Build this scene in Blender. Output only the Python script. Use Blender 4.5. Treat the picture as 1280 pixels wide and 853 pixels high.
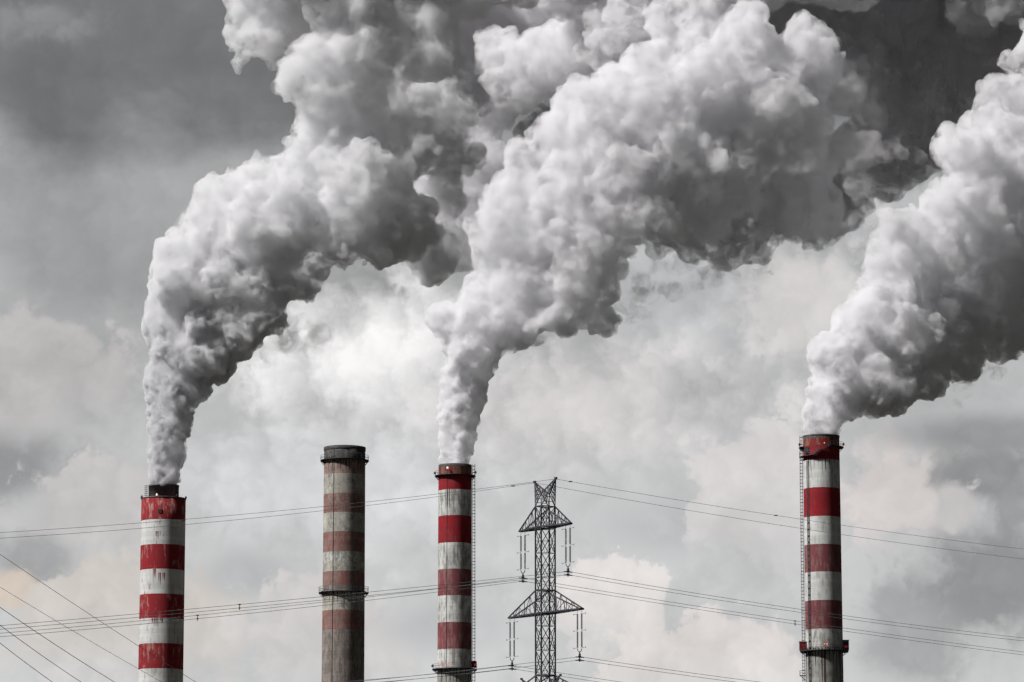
import bpy, bmesh, math, random
from mathutils import Vector, Matrix, noise

for o in list(bpy.data.objects): bpy.data.objects.remove(o)
S = bpy.context.scene
COL = S.collection
R = math.radians

# ------------------------------------------------------------------ camera
F = 4400.0                    # focal length in photo pixels (photo 1280 x 853)
PITCH = R(9.6)
EYE = Vector((0, 0, 1.7))
cam = bpy.data.cameras.new('camera')
cam.sensor_width = 36; cam.lens = 36*F/1280
cam.clip_start = 1; cam.clip_end = 60000
cam_o = bpy.data.objects.new('camera', cam); COL.objects.link(cam_o)
cam_o.location = EYE; cam_o.rotation_euler = (R(90)+PITCH, 0, 0)
S.camera = cam_o

def ray(px, py):
    a, b = (px-640)/F, (426.5-py)/F
    return Vector((a, math.cos(PITCH)-b*math.sin(PITCH), math.sin(PITCH)+b*math.cos(PITCH)))
def at(px, py, Y):            # the point at ground distance Y seen at a photo pixel
    d = ray(px, py); return EYE + d*(Y/d.y)

# ------------------------------------------------------------------ world, sun, exposure
SUN = Vector((-0.67, -0.30, 0.68)).normalized()
sun_el = math.asin(SUN.z); sun_az = math.atan2(SUN.x, SUN.y)
W = bpy.data.worlds.new('World'); S.world = W; W.use_nodes = True

class NT:                      # small helper for writing node trees
    def __init__(s, tree): s.t = tree; s.N = tree.nodes; s.L = tree.links
    def put(s, sock, v):
        if isinstance(v, bpy.types.NodeSocket): s.L.new(v, sock)
        elif v is not None: sock.default_value = v
    def m(s, op, a, b=None, c=None, clamp=False):
        n = s.N.new('ShaderNodeMath'); n.operation = op; n.use_clamp = clamp
        for i, v in enumerate((a, b, c)): s.put(n.inputs[i], v)
        return n.outputs[0]
    def v(s, op, a, b=None, sc=None):
        n = s.N.new('ShaderNodeVectorMath'); n.operation = op
        s.put(n.inputs[0], a); s.put(n.inputs[1], b)
        if sc is not None: s.put(n.inputs['Scale'], sc)
        return n.outputs[0]
    def xyz(s, x, y, z):
        n = s.N.new('ShaderNodeCombineXYZ')
        for i, q in enumerate((x, y, z)): s.put(n.inputs[i], q)
        return n.outputs[0]
    def sep(s, v):
        n = s.N.new('ShaderNodeSeparateXYZ'); s.put(n.inputs[0], v); return n.outputs
    def noise(s, v, scale, detail=4, rough=.5, dist=0, ridged=False):
        n = s.N.new('ShaderNodeTexNoise')
        s.put(n.inputs['Vector'], v); n.inputs['Scale'].default_value = scale
        n.inputs['Detail'].default_value = detail; n.inputs['Roughness'].default_value = rough
        n.inputs['Distortion'].default_value = dist
        return n.outputs[0]
    def step(s, x, lo, hi, o0=0.0, o1=1.0):
        n = s.N.new('ShaderNodeMapRange'); n.interpolation_type = 'SMOOTHSTEP'
        s.put(n.inputs['Value'], x)
        for k, q in (('From Min', lo), ('From Max', hi), ('To Min', o0), ('To Max', o1)): s.put(n.inputs[k], q)
        return n.outputs[0]
    def mix(s, f, a, b, mode='MIX'):
        n = s.N.new('ShaderNodeMix'); n.data_type = 'RGBA'; n.blend_type = mode
        s.put(n.inputs[0], f); s.put(n.inputs[6], a); s.put(n.inputs[7], b)
        return n.outputs[2]

# overcast sky of cumulus, laid out in azimuth / elevation (4400 units per radian, so the
# numbers read like photo pixels at the view direction)
def build_world():
    t = NT(W.node_tree)
    bg = W.node_tree.nodes['Background']
    tc = t.N.new('ShaderNodeTexCoord')
    x, y, z = t.sep(tc.outputs['Generated'])
    az = t.m('ARCTAN2', x, y); el = t.m('ARCSINE', z)
    u = t.m('MULTIPLY_ADD', az, 4400.0, 640.0)
    v = t.m('MULTIPLY_ADD', t.m('SUBTRACT', el, PITCH), -4400.0, 426.5)
    P = t.xyz(t.m('MULTIPLY', u, .01), t.m('MULTIPLY', v, .01), 0.0)
    def nz(p, sc_, det, rough=.55, col=False):
        n = t.N.new('ShaderNodeTexNoise'); n.noise_dimensions = '2D'; n.inputs['Scale'].default_value = sc_
        n.inputs['Detail'].default_value = det; n.inputs['Roughness'].default_value = rough
        t.L.new(p, n.inputs['Vector']); return n.outputs['Color' if col else 0]
    n1 = nz(P, .75, 7, .56)                                # outlines
    warp = nz(P, 1.5, 4, .6, True)
    PW_ = t.v('ADD', P, t.v('SCALE', t.v('SUBTRACT', warp, (.5,.5,.5)), sc=.9))
    vo = t.N.new('ShaderNodeTexVoronoi'); vo.feature = 'F1'; vo.voronoi_dimensions = '2D'
    vo.inputs['Scale'].default_value = 1.9; vo.inputs['Detail'].default_value = 1.5; vo.inputs['Roughness'].default_value = .5
    t.L.new(PW_, vo.inputs['Vector'])
    n4 = t.m('SUBTRACT', 1.0, vo.outputs['Distance'])     # rounded heads
    n2 = t.sep(warp)[1]
    n3 = nz(t.v('MULTIPLY', P, (1.0, 1.5, 1.0)), .45, 5, .5)
    puff = t.m('ADD', t.m('MULTIPLY_ADD', n1, 3.2, -1.6), t.m('MULTIPLY_ADD', n4, .9, -.55))
    # broad base tone by height
    cr = t.N.new('ShaderNodeValToRGB'); e = cr.color_ramp.elements
    vv = t.m('ADD', v, t.m('MULTIPLY', t.m('SUBTRACT', n3, .5), 170.0))
    t.L.new(t.m('MULTIPLY_ADD', vv, 1/4000.0, .5), cr.inputs[0])
    pts = [(-2000,.05),(-1000,.08),(-300,.15),(-40,.19),(100,.165),(140,.18),(205,.37),(330,.36),(430,.44),(560,.54),(700,.58),(900,.59),(1150,.45),(1400,.25),(1900,.20)]
    while len(e) < len(pts): e.new(.5)
    for q, (p, c) in zip(e, pts): q.position = p/4000+.5; q.color = (c*.995, c*.998, c*1.003, 1)
    col = cr.outputs[0]
    warm = lambda c: (c*1.028, c*.993, c*.982)
    cool = lambda c: (c*.995, c*1.0, c*1.012)
    # broad tones: (cx, cy, rx, ry, colour, outline noise, softness); heads: crisp above, melting away below
    B = [
     (900, 330, 420, 190, cool(.52), .3, .55, 0),
     (480, 440, 300, 150, (.90,.885,.88), .30, .65, 0),
     (720, 500, 330, 110, warm(.64), .3, .55, 0),
     (400, 610, 300, 110, cool(.64), .3, .6, 0),
     (1010, 370, 130, 110, warm(.60), .4, .35, 0),
     (-20, 590, 240, 80, cool(.30), .4, .5, 0),
     (30, 480, 170, 105, warm(.49), .35, .14, 1),
     (-30, 520, 120, 60, warm(.50), .35, .14, 1),
     (120, 660, 130, 110, warm(.54), .40, .12, 1),
     (40, 705, 80, 60, cool(.38), .4, .4, 0),
     (18, 738, 50, 36, (.64,.56,.49), .4, .25, 0),
     (190, 790, 190, 110, (.60,.565,.53), .45, .14, 1),
     (310, 720, 90, 50, cool(.48), .4, .5, 0),
     (400, 800, 130, 110, warm(.60), .40, .12, 1),
     (545, 780, 120, 50, cool(.52), .4, .5, 0),
     (860, 660, 180, 60, cool(.50), .4, .5, 0),
     (770, 765, 95, 90, (.73,.695,.68), .42, .10, 1),
     (890, 830, 170, 90, (.73,.69,.67), .42, .12, 1),
     (950, 640, 110, 130, warm(.62), .45, .14, 1),
     (1120, 615, 105, 100, (.66,.62,.605), .4, .25, 0),
     (1220, 550, 190, 45, cool(.30), .3, .6, 0),
     (1240, 600, 130, 50, cool(.27), .35, .45, 0),
     (1240, 735, 200, 140, cool(.29), .4, .45, 0),
     (1130, 800, 110, 90, cool(.36), .4, .6, 0),
     (1195, 640, 40, 42, warm(.52), .5, .25, 0),
     (50, 35, 110, 40, cool(.25), .4, .6, 0),
    ]
    for cx, cy_, rx, ry, c, k, soft, head in B:
        dd = t.v('MULTIPLY', t.v('SUBTRACT', P, (cx*.01, cy_*.01, 0)), (100.0/rx, 100.0/ry, 0))
        ln = t.N.new('ShaderNodeVectorMath'); ln.operation = 'LENGTH'; t.L.new(dd, ln.inputs[0])
        f = t.m('SUBTRACT', t.m('MULTIPLY_ADD', puff, k, 1.0), ln.outputs['Value'])
        al = t.step(f, 0.0, soft*1.4)
        if head:
            al = t.m('MULTIPLY', al, t.step(t.sep(dd)[1], -.35, 1.0, 1.0, 0.0))
        col = t.mix(al, col, (*c, 1))
    lit = t.m('MULTIPLY_ADD', t.m('SUBTRACT', n3, .5), .22, 1.0)
    lit = t.m('MULTIPLY', lit, t.m('MULTIPLY_ADD', t.m('SUBTRACT', n1, .5), .38, 1.0))
    lit = t.m('MULTIPLY', lit, t.m('MULTIPLY_ADD', t.m('SUBTRACT', n4, .6), .12, 1.0))
    col = t.v('SCALE', col, sc=lit)
    # away from the bright gap that the camera looks at, the overcast is thick and dark
    off = t.step(t.m('ABSOLUTE', t.m('SUBTRACT', u, 400.0)), 1300.0, 3500.0, .92, .22)
    col = t.v('SCALE', col, sc=t.m('MULTIPLY', off, 10.0))
    sky = t.N.new('ShaderNodeTexSky'); sky.sky_type = 'NISHITA'; sky.sun_disc = False
    sky.sun_elevation = sun_el; sky.sun_rotation = sun_az
    t.L.new(t.mix(.985, sky.outputs[0], col), bg.inputs[0])
    bg.inputs[1].default_value = .1
build_world()
sl = bpy.data.lights.new('sun', 'SUN'); sl.energy = 5.0; sl.angle = R(6); sl.color = (1, .985, .965)
so = bpy.data.objects.new('sun', sl); COL.objects.link(so)
so.rotation_euler = SUN.to_track_quat('Z', 'Y').to_euler()
S.view_settings.view_transform = 'Standard'; S.view_settings.look = 'None'
S.view_settings.exposure = 0.2; S.view_settings.gamma = 1
cy = S.cycles
cy.max_bounces = 12; cy.volume_bounces = 10; cy.transparent_max_bounces = 16
cy.use_adaptive_sampling = True; cy.adaptive_threshold = .03; cy.adaptive_min_samples = 20
cy.diffuse_bounces = 3; cy.use_denoising = True

# ------------------------------------------------------------------ smoke
def evaluated(o):
    dg = bpy.context.evaluated_depsgraph_get()
    return bpy.data.meshes.new_from_object(o.evaluated_get(dg))

def displace_group(name, octaves, seed, z0):
    # octave: (cell size, amplitude, warp, height where it starts, height where it is full, patchiness)
    ng = bpy.data.node_groups.new(name, 'GeometryNodeTree')
    ng.interface.new_socket('Geometry', in_out='INPUT', socket_type='NodeSocketGeometry')
    ng.interface.new_socket('Geometry', in_out='OUTPUT', socket_type='NodeSocketGeometry')
    t = NT(ng); N, L = t.N, t.L
    gi = N.new('NodeGroupInput'); go = N.new('NodeGroupOutput')
    g = gi.outputs[0]
    for size, amp, warp, h0, h1, patch in octaves:
        pos = N.new('GeometryNodeInputPosition').outputs[0]
        nz = N.new('ShaderNodeTexNoise'); nz.inputs['Scale'].default_value = 1.0/(size*1.3); nz.inputs['Detail'].default_value = 3
        L.new(pos, nz.inputs['Vector'])
        w = t.v('SCALE', t.v('SUBTRACT', nz.outputs['Color'], (.5,.5,.5)), sc=warp*size*2)
        p2 = t.v('ADD', t.v('ADD', pos, w), (seed*37.0, 0, 0))
        v = N.new('ShaderNodeTexVoronoi'); v.feature = 'SMOOTH_F1'
        v.inputs['Scale'].default_value = 1.0/size; v.inputs['Smoothness'].default_value = .15
        L.new(p2, v.inputs['Vector'])
        d = v.outputs['Distance']
        prof = t.m('MULTIPLY_ADD', t.m('MULTIPLY', d, d), -1.6, .45)
        a = float(amp)
        if patch:
            pn = t.noise(t.v('ADD', pos, (seed*11.0, 5.0*size, 0)), 1.0/(size*5), 2)
            a = t.m('MULTIPLY', t.step(pn, .35, .62, 1-patch, 1.25), a)
        if h0 != h1:
            z = t.sep(pos)[2]
            a = t.m('MULTIPLY', t.step(z, float(z0+min(h0,h1)), float(z0+max(h0,h1)), 0.0 if h1 > h0 else 1.0, 1.0 if h1 > h0 else 0.0), a)
        nm = N.new('GeometryNodeInputNormal').outputs[0]
        sp = N.new('GeometryNodeSetPosition')
        L.new(g, sp.inputs['Geometry']); L.new(t.v('SCALE', nm, sc=t.m('MULTIPLY', prof, a)), sp.inputs['Offset'])
        g = sp.outputs[0]
    L.new(g, go.inputs[0])
    return ng

def drop_islands(me, least=3000):
    # keep only the large connected pieces (no stray crumbs or bubbles)
    import numpy as np
    nv = len(me.vertices); e = np.empty(len(me.edges)*2, np.int32); me.edges.foreach_get('vertices', e); e = e.reshape(-1, 2)
    lab = np.arange(nv)
    while True:
        a, b = lab[e[:,0]], lab[e[:,1]]; lo = np.minimum(a, b)
        new = lab.copy(); np.minimum.at(new, a, lo); np.minimum.at(new, b, lo)
        while True:
            n2 = new[new]
            if (n2 == new).all(): break
            new = n2
        if (new == lab).all(): break
        lab = new
    cnt = np.bincount(lab, minlength=nv); keep = cnt[lab] >= least
    if keep.all(): return me
    co = np.empty(nv*3, np.float32); me.vertices.foreach_get('co', co); co = co.reshape(-1, 3)
    ls = np.empty(len(me.polygons), np.int32); lt = np.empty(len(me.polygons), np.int32)
    me.polygons.foreach_get('loop_start', ls); me.polygons.foreach_get('loop_total', lt)
    vi = np.empty(len(me.loops), np.int32); me.loops.foreach_get('vertex_index', vi)
    pk = keep[vi[ls]]; idx = np.cumsum(keep)-1
    lk = np.repeat(pk, lt)
    out = bpy.data.meshes.new(me.name); out.vertices.add(int(keep.sum())); out.vertices.foreach_set('co', co[keep].ravel())
    v2 = idx[vi[lk]].astype(np.int32); t2 = lt[pk]
    out.loops.add(len(v2)); out.loops.foreach_set('vertex_index', v2)
    out.polygons.add(len(t2)); out.polygons.foreach_set('loop_start', np.concatenate(([0], np.cumsum(t2)[:-1])).astype(np.int32))
    out.update(calc_edges=True); bpy.data.meshes.remove(me)
    return out

def smoke_mesh(name, blobs, Y, voxel1, voxel2, oct1, oct2, seed, z0, kids=6, flat=.8, lean=0, lx=0, ly=-999):
    rnd = random.Random(seed)
    k = Y/F
    bm = bmesh.new()
    def ball(c, r, sub):
        bmesh.ops.create_icosphere(bm, subdivisions=sub, radius=r, matrix=Matrix.Translation(c))
    for b in blobs:
        x, y, r = b[:3]; dz = (b[3] if len(b) > 3 else 0) + lean*k*max(0, x-lx)*min(1, max(0, (y-ly)/130))
        c = at(x, y, Y+dz); rr = r*k
        ball(c, rr*.86, 3)
        for i in range(kids):
            d = Vector((rnd.gauss(0,1), rnd.gauss(0,1)*flat, rnd.gauss(0,1))).normalized()
            q = rr*rnd.uniform(.3,.55)
            ball(c + d*(rr*1.02-q), q, 2)
    me = bpy.data.meshes.new(name); bm.to_mesh(me); bm.free()
    o = bpy.data.objects.new(name, me); COL.objects.link(o)
    m = o.modifiers.new('r', 'REMESH'); m.mode = 'VOXEL'; m.voxel_size = voxel1
    m = o.modifiers.new('g', 'NODES'); m.node_group = displace_group(name+'a', oct1, seed, z0)
    m = o.modifiers.new('r2', 'REMESH'); m.mode = 'VOXEL'; m.voxel_size = voxel2; m.use_smooth_shade = True
    m = o.modifiers.new('g2', 'NODES'); m.node_group = displace_group(name+'b', oct2, seed, z0)
    m = o.modifiers.new('r3', 'REMESH'); m.mode = 'VOXEL'; m.voxel_size = voxel2; m.use_smooth_shade = True
    nm = drop_islands(evaluated(o))
    o.modifiers.clear(); o.data = nm; bpy.data.meshes.remove(me)
    for p in (0,): nm.polygons.foreach_set('use_smooth', [True]*len(nm.polygons))
    print(name, len(nm.vertices))
    return o

def smoke_mat(name, albedo, z0, z1, d0, d1, erode=.04, sooty=None):
    """dense near the chimney mouths, thinner higher up; torn by fractal noise so that its edges fray"""
    m = bpy.data.materials.new(name); m.use_nodes = True
    nt = m.node_tree; nt.nodes.clear(); t = NT(nt)
    out = nt.nodes.new('ShaderNodeOutputMaterial')
    v = nt.nodes.new('ShaderNodeVolumePrincipled')
    P = nt.nodes.new('ShaderNodeNewGeometry').outputs['Position']
    z = t.sep(P)[2]
    up = t.step(z, z0, z1)
    d = t.m('MULTIPLY_ADD', up, d1-d0, d0)
    if erode is None:                           # even density
        v.inputs['Density'].default_value = d0; v.inputs['Color'].default_value = (*albedo, 1)
        nt.links.new(v.outputs[0], out.inputs['Volume']); return m
    n = t.noise(P, .19, 4, .66, .3)
    hole = t.step(n, .42, .53, erode, 1.0)
    t.L.new(t.m('MULTIPLY', d, t.m('MULTIPLY_ADD', hole, 1.35, .08)), v.inputs['Density'])
    if sooty:
        c = t.mix(t.step(z, z0-5, z0+50), (*sooty, 1), (*albedo, 1)); t.L.new(c, v.inputs['Color'])
    else:
        v.inputs['Color'].default_value = (*albedo, 1)
    nt.links.new(v.outputs[0], out.inputs['Volume'])
    return m

def wisp_mat():
    m = bpy.data.materials.new('thin_torn_vapour'); m.use_nodes = True
    nt = m.node_tree; nt.nodes.clear(); t = NT(nt)
    out = nt.nodes.new('ShaderNodeOutputMaterial'); v = nt.nodes.new('ShaderNodeVolumePrincipled')
    P = nt.nodes.new('ShaderNodeNewGeometry').outputs['Position']
    n = t.noise(P, .20, 5, .62, .8)
    t.L.new(t.step(n, .45, .72, 0.0, .16), v.inputs['Density']); v.inputs['Color'].default_value = (.93,.925,.94,1)
    nt.links.new(v.outputs[0], out.inputs['Volume']); m.cycles.volume_step_rate = .5
    return m

# ------------------------------------------------------------------ helpers for things
def tag(o, label, cat, group=None, kind=None):
    if label: o['label'] = label
    if cat: o['category'] = cat
    if group: o['group'] = group
    if kind: o['kind'] = kind
    return o
def empty(name, loc, label, cat, group=None, rz=0):
    o = bpy.data.objects.new(name, None); COL.objects.link(o); o.location = loc; o.rotation_euler.z = rz
    o.empty_display_size = 2
    return tag(o, label, cat, group)

class MB:                       # collects shapes and links them as one mesh object
    def __init__(s): s.bm = bmesh.new()
    def box(s, c, d, rz=0, mi=0):
        M = Matrix.Translation(c) @ Matrix.Rotation(rz, 4, 'Z') @ Matrix.Diagonal((*d, 1))
        r = bmesh.ops.create_cube(s.bm, size=1, matrix=M)
        for f in {f for v in r['verts'] for f in v.link_faces}: f.material_index = mi
    def bar(s, a, b, w, h=None, mi=0):          # angle-iron like bar between two points
        a, b = Vector(a), Vector(b); d = b-a; L = d.length
        if L < 1e-4: return
        q = d.to_track_quat('Z', 'Y').to_matrix().to_4x4()
        M = Matrix.Translation((a+b)/2) @ q @ Matrix.Diagonal((w, h or w, L, 1))
        r = bmesh.ops.create_cube(s.bm, size=1, matrix=M)
        if mi:
            for f in {f for v in r['verts'] for f in v.link_faces}: f.material_index = mi
    def tube(s, pts, r, n=6):
        rings = []
        for i, p in enumerate(pts):
            d = (pts[min(i+1, len(pts)-1)] - pts[max(i-1, 0)]).normalized()
            x = d.orthogonal().normalized() if not rings else (px_ - d*px_.dot(d)).normalized()
            px_ = x; y = d.cross(x)
            rings.append([s.bm.verts.new(p + (x*math.cos(2*math.pi*k/n) + y*math.sin(2*math.pi*k/n))*r) for k in range(n)])
        for a, b in zip(rings, rings[1:]):
            for k in range(n): s.bm.faces.new((a[k], a[(k+1) % n], b[(k+1) % n], b[k]))
        s.bm.faces.new(rings[0][::-1]); s.bm.faces.new(rings[-1])
    def lathe(s, prof, n=64, mi=None, a0=0, a1=2*math.pi, close=False):
        full = abs(a1-a0-2*math.pi) < 1e-6
        cnt = n if full else n+1
        rings = [[s.bm.verts.new((r*math.cos(a0+(a1-a0)*k/n), r*math.sin(a0+(a1-a0)*k/n), z)) for k in range(cnt)] for r, z in prof]
        pairs = list(zip(rings, rings[1:]))
        if close: pairs.append((rings[-1], rings[0]))
        for i, (a, b) in enumerate(pairs):
            for k in range(n):
                j = (k+1) % cnt
                f = s.bm.faces.new((a[k], a[j], b[j], b[k]))
                f.smooth = True
                if mi: f.material_index = mi[i]
        if close and not full:
            s.bm.faces.new([r[0] for r in rings]); s.bm.faces.new([r[-1] for r in rings][::-1])
    def build(s, name, mats, parent=None, smooth=False, loc=None):
        bmesh.ops.recalc_face_normals(s.bm, faces=s.bm.faces[:])
        me = bpy.data.meshes.new(name); s.bm.to_mesh(me); s.bm.free()
        for m in (mats if isinstance(mats, (list, tuple)) else [mats]): me.materials.append(m)
        if smooth: me.polygons.foreach_set('use_smooth', [True]*len(me.polygons))
        o = bpy.data.objects.new(name, me); COL.objects.link(o)
        if parent: o.parent = parent
        if loc: o.location = loc
        return o

# ------------------------------------------------------------------ materials
def surf(name, rough=.85, metal=0):
    m = bpy.data.materials.new(name); m.use_nodes = True
    t = NT(m.node_tree); p = m.node_tree.nodes['Principled BSDF']
    p.inputs['Roughness'].default_value = rough; p.inputs['Metallic'].default_value = metal
    p.inputs['Specular IOR Level'].default_value = .3
    return m, t, p
def plain(name, c, rough=.7, metal=0, var=.25, scale=1.5):
    m, t, p = surf(name, rough, metal)
    tc = t.N.new('ShaderNodeTexCoord').outputs['Object']
    n = t.noise(tc, scale, 5, .6)
    k = t.step(n, .3, .7, 1-var, 1+var)
    t.L.new(t.v('SCALE', (c[0], c[1], c[2]), sc=k), p.inputs['Base Color'])
    return m
def emit(name, c, k):
    m, t, p = surf(name)
    p.inputs['Base Color'].default_value = (*c, 1); p.inputs['Emission Color'].default_value = (*c, 1)
    p.inputs['Emission Strength'].default_value = k
    return m

def paint(name, base, under, peel=.6, streak=.3, dirt=.3, lines=.25, seed=0, lift=1.25, flake=0):
    """Weathered coat on slip-formed concrete: base coat, bare patches, vertical streaks, pour lines."""
    m, t, p = surf(name, .9)
    tc = t.N.new('ShaderNodeTexCoord').outputs['Object']
    x, y, z = t.sep(tc)
    ang = t.m('MULTIPLY', t.m('ARCTAN2', x, y), 6.0)               # about metres round the shaft
    P = t.v('ADD', tc, (seed*13.7, seed*7.1, seed*3.3))
    # bare / peeled patches
    n = t.noise(t.v('MULTIPLY', P, (1.0, 1.0, .45)), .45, 8, .68, .2)
    n2 = t.noise(t.v('MULTIPLY', P, (1.0, 1.0, .16)), 1.3, 8, .66)
    q = t.m('ADD', t.m('MULTIPLY', n, .5), t.m('MULTIPLY', n2, .5))
    bare = t.m('MULTIPLY', t.step(q, peel-.04, peel+.05), .8)
    col = t.mix(bare, (*base, 1), (*under, 1))
    if flake:                                   # flaked-off patches with ragged edges, light crusts left at the joints
        fn = t.noise(P, .9, 8, .75, .3)
        col = t.mix(t.m('MULTIPLY', t.step(fn, .55, .60), flake), col, (*under, 1))
        fd = t.noise(t.v('ADD', P, (3, 50, 8)), .5, 8, .75)
        col = t.mix(t.m('MULTIPLY', t.step(fd, .52, .60), flake*.7), col, (.10, .09, .08, 1))
    # vertical water and soot streaks
    sx = t.xyz(t.m('SINE', t.m('DIVIDE', ang, 6.0)), t.m('COSINE', t.m('DIVIDE', ang, 6.0)), t.m('MULTIPLY', z, .012))
    st = t.noise(t.v('ADD', t.v('SCALE', sx, sc=6.0), (seed*5.0, 0, 0)), 2.2, 6, .65)
    st = t.step(st, .42, .68)
    fl = t.step(t.noise(P, .22, 4, .5), .35, .65)
    col = t.mix(t.m('MULTIPLY', t.m('MULTIPLY', st, fl), streak), col, (.05, .045, .042, 1))
    # broad dirt
    dn = t.noise(t.v('MULTIPLY', P, (1, 1, .6)), .35, 7, .62)
    col = t.mix(t.m('MULTIPLY', t.step(dn, .4, .75), dirt), col, (.09, .085, .08, 1))
    # pour lines: a thin darker joint each lift, with a few vertical board joints
    fr = t.m('FRACT', t.m('DIVIDE', z, lift))
    ln = t.m('MULTIPLY', t.step(fr, .0, .16, 1.0, 0.0), t.step(t.noise(P, .9, 4), .4, .6, .2, 1.0))
    fr2 = t.m('FRACT', t.m('DIVIDE', ang, 1.6))
    lv = t.m('MULTIPLY', t.step(fr2, .0, .1, .5, 0.0), t.step(t.noise(t.v('ADD', P, (9, 9, 9)), .7, 3), .45, .6))
    col = t.mix(t.m('MULTIPLY', t.m('MAXIMUM', ln, lv), lines), col, (.05, .045, .045, 1))
    # tone differs a little from lift to lift
    wn = t.N.new('ShaderNodeTexWhiteNoise'); wn.noise_dimensions = '1D'
    t.L.new(t.m('FLOOR', t.m('DIVIDE', z, lift)), wn.inputs['W'])
    col = t.v('SCALE', col, sc=t.m('MULTIPLY_ADD', wn.outputs['Value'], .16, .92))
    t.L.new(col, p.inputs['Base Color'])
    return m

CONC = (.20,.19,.175)
M = {}
M['red_a'] = paint('red_paint_bright', (.21,.008,.014), (.34,.20,.17), 0.555, .15, .12, .12, 1)
M['white_a'] = paint('white_paint', (.53,.535,.525), (.33,.32,.29), 0.545, .25, .20, .22, 2)
M['white_rust'] = paint('white_paint_red_drips', (.53,.535,.525), (.20,.035,.03), 0.575, .25, .20, .22, 9)
M['red_b'] = paint('red_paint_deep', (.21,.006,.012), (.17,.04,.045), 0.56, .12, .10, .12, 3)
M['white_b'] = paint('white_paint_stained', (.54,.545,.53), (.22,.21,.19), 0.51, .55, .35, .35, 4)
M['red_fade'] = paint('red_paint_faded', (.165,.042,.048), (.23,.12,.115), 0.52, .30, .15, .22, 5)
M['old_red'] = paint('old_red_remains', (.26,.195,.17), (.21,.07,.06), 0.52, .40, .35, .35, 6, flake=0.8)
M['old_red2'] = paint('old_red_band', (.23,.145,.128), (.21,.07,.06), 0.515, .35, .35, .3, 12, flake=0.8)
M['old_grey'] = paint('bare_concrete_light', (.34,.32,.28), (.46,.46,.43), 0.555, .35, .40, .4, 7, flake=0.8)
M['old_white'] = paint('old_white_remains', (.48,.48,.45), (.19,.185,.17), 0.5, .30, .30, .3, 8, flake=0.8)
M['old_dark'] = paint('bare_concrete_dark', (.25,.21,.19), (.125,.105,.095), .5, .35, .25, .45, 10, flake=0.35)
M['soot'] = paint('sooty_concrete', (.045,.042,.042), (.12,.12,.11), 0.54, .4, .3, .3, 11, flake=0.8)
M['conc'] = paint('grey_concrete', (.33,.325,.30), (.15,.145,.13), .55, .75, .3, .3, 13)
M['rust'] = paint('red_paint_rusty_top', (.17,.012,.014), (.22,.13,.08), 0.51, .45, .25, .2, 14)
M['reddrip'] = plain('dried_red_paint', (.17,.03,.03), .8)
M['steel'] = plain('dark_steel', (.035,.034,.04), .6, .3)
M['grey_steel'] = plain('grey_steel', (.10,.10,.11), .6, .3)
M['flue'] = plain('flue_lining', (.10,.095,.105), .7, .2, .3, .6)
M['inside'] = plain('sooty_inside', (.02,.02,.02), .9)
M['red_box'] = plain('red_cabinet', (.13,.008,.012), .6)
M['pylon'] = plain('galvanised_dull_steel', (.055,.052,.062), .6, .3)
M['insul'] = plain('brown_porcelain', (.035,.018,.028), .35)
M['wire'] = plain('aluminium_conductor', (.30,.30,.31), .6, .4, .1)
M['lampred'] = emit('red_lamp_glass', (.5,.02,.02), .4)
M['lamporange'] = emit('orange_lamp_glass', (.9,.22,.08), .6)
M['bulb'] = emit('pale_lamp_glass', (.9,.85,.7), .5)
M['drain'] = plain('black_stain_pipe', (.03,.028,.03), .7)
M['rustpipe'] = plain('rusty_stain', (.075,.03,.022), .8)

# ------------------------------------------------------------------ ground
m, t, p = surf('ground_soil_and_grass', .95)
tc = t.N.new('ShaderNodeTexCoord').outputs['Object']
gcol = t.mix(t.step(t.noise(tc, .004, 8, .6), .4, .6), (.034,.036,.03,1), (.05,.046,.04,1))
gcol = t.mix(t.step(t.noise(tc, .3, 6, .6), .45, .65, 0, .4), gcol, (.035,.04,.02,1))
t.L.new(gcol, p.inputs['Base Color'])
g = MB()
vs = [g.bm.verts.new(q) for q in ((-30000,-30000,0),(30000,-30000,0),(30000,30000,0),(-30000,30000,0))]
g.bm.faces.new(vs)
tag(g.build('ground', m), 'open ground below the chimneys', None, None, 'structure')

# ------------------------------------------------------------------ chimneys
def gallery(parent, z, r_in, r_out, a0=0, a1=2*math.pi, nb=16, rail=1.15, mat='steel', deck=.22):
    full = abs(a1-a0-2*math.pi) < 1e-6
    g = MB(); g.lathe([(r_in, z-deck), (r_out, z-deck), (r_out, z), (r_in, z)], 64 if full else 32, None, a0, a1, close=True)
    dk = g.build('gallery', M[mat], parent)
    n = nb if full else nb+1
    b = MB(); b.bar((r_out*.985, 0, -deck), (r_in, 0, -deck-1.3), .14); b.bar((r_in, 0, -deck-.05), (r_out*.985, 0, -deck-.05), .12)
    first = b.build('bracket', M[mat], dk)
    for k in range(n):
        q = first if k == 0 else first.copy()
        if k: COL.objects.link(q)
        q.parent = dk; q.location = (0, 0, z); q.rotation_euler.z = a0+(a1-a0)*k/nb
    r = MB(); npost = max(6, int((r_out*(a1-a0))/1.7))
    for k in range(npost + (0 if full else 1)):
        a = a0+(a1-a0)*k/npost
        r.bar((r_out*math.cos(a)*.99, r_out*math.sin(a)*.99, z), (r_out*math.cos(a)*.99, r_out*math.sin(a)*.99, z+rail), .055)
    for h in (rail, rail*.52):
        r.lathe([(r_out*.985, z+h-.035), (r_out*.995, z+h-.035), (r_out*.995, z+h+.035), (r_out*.985, z+h+.035)], 64 if full else 32, None, a0, a1, close=True)
    r.build('railing', M['grey_steel'], dk)
    return dk

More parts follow.
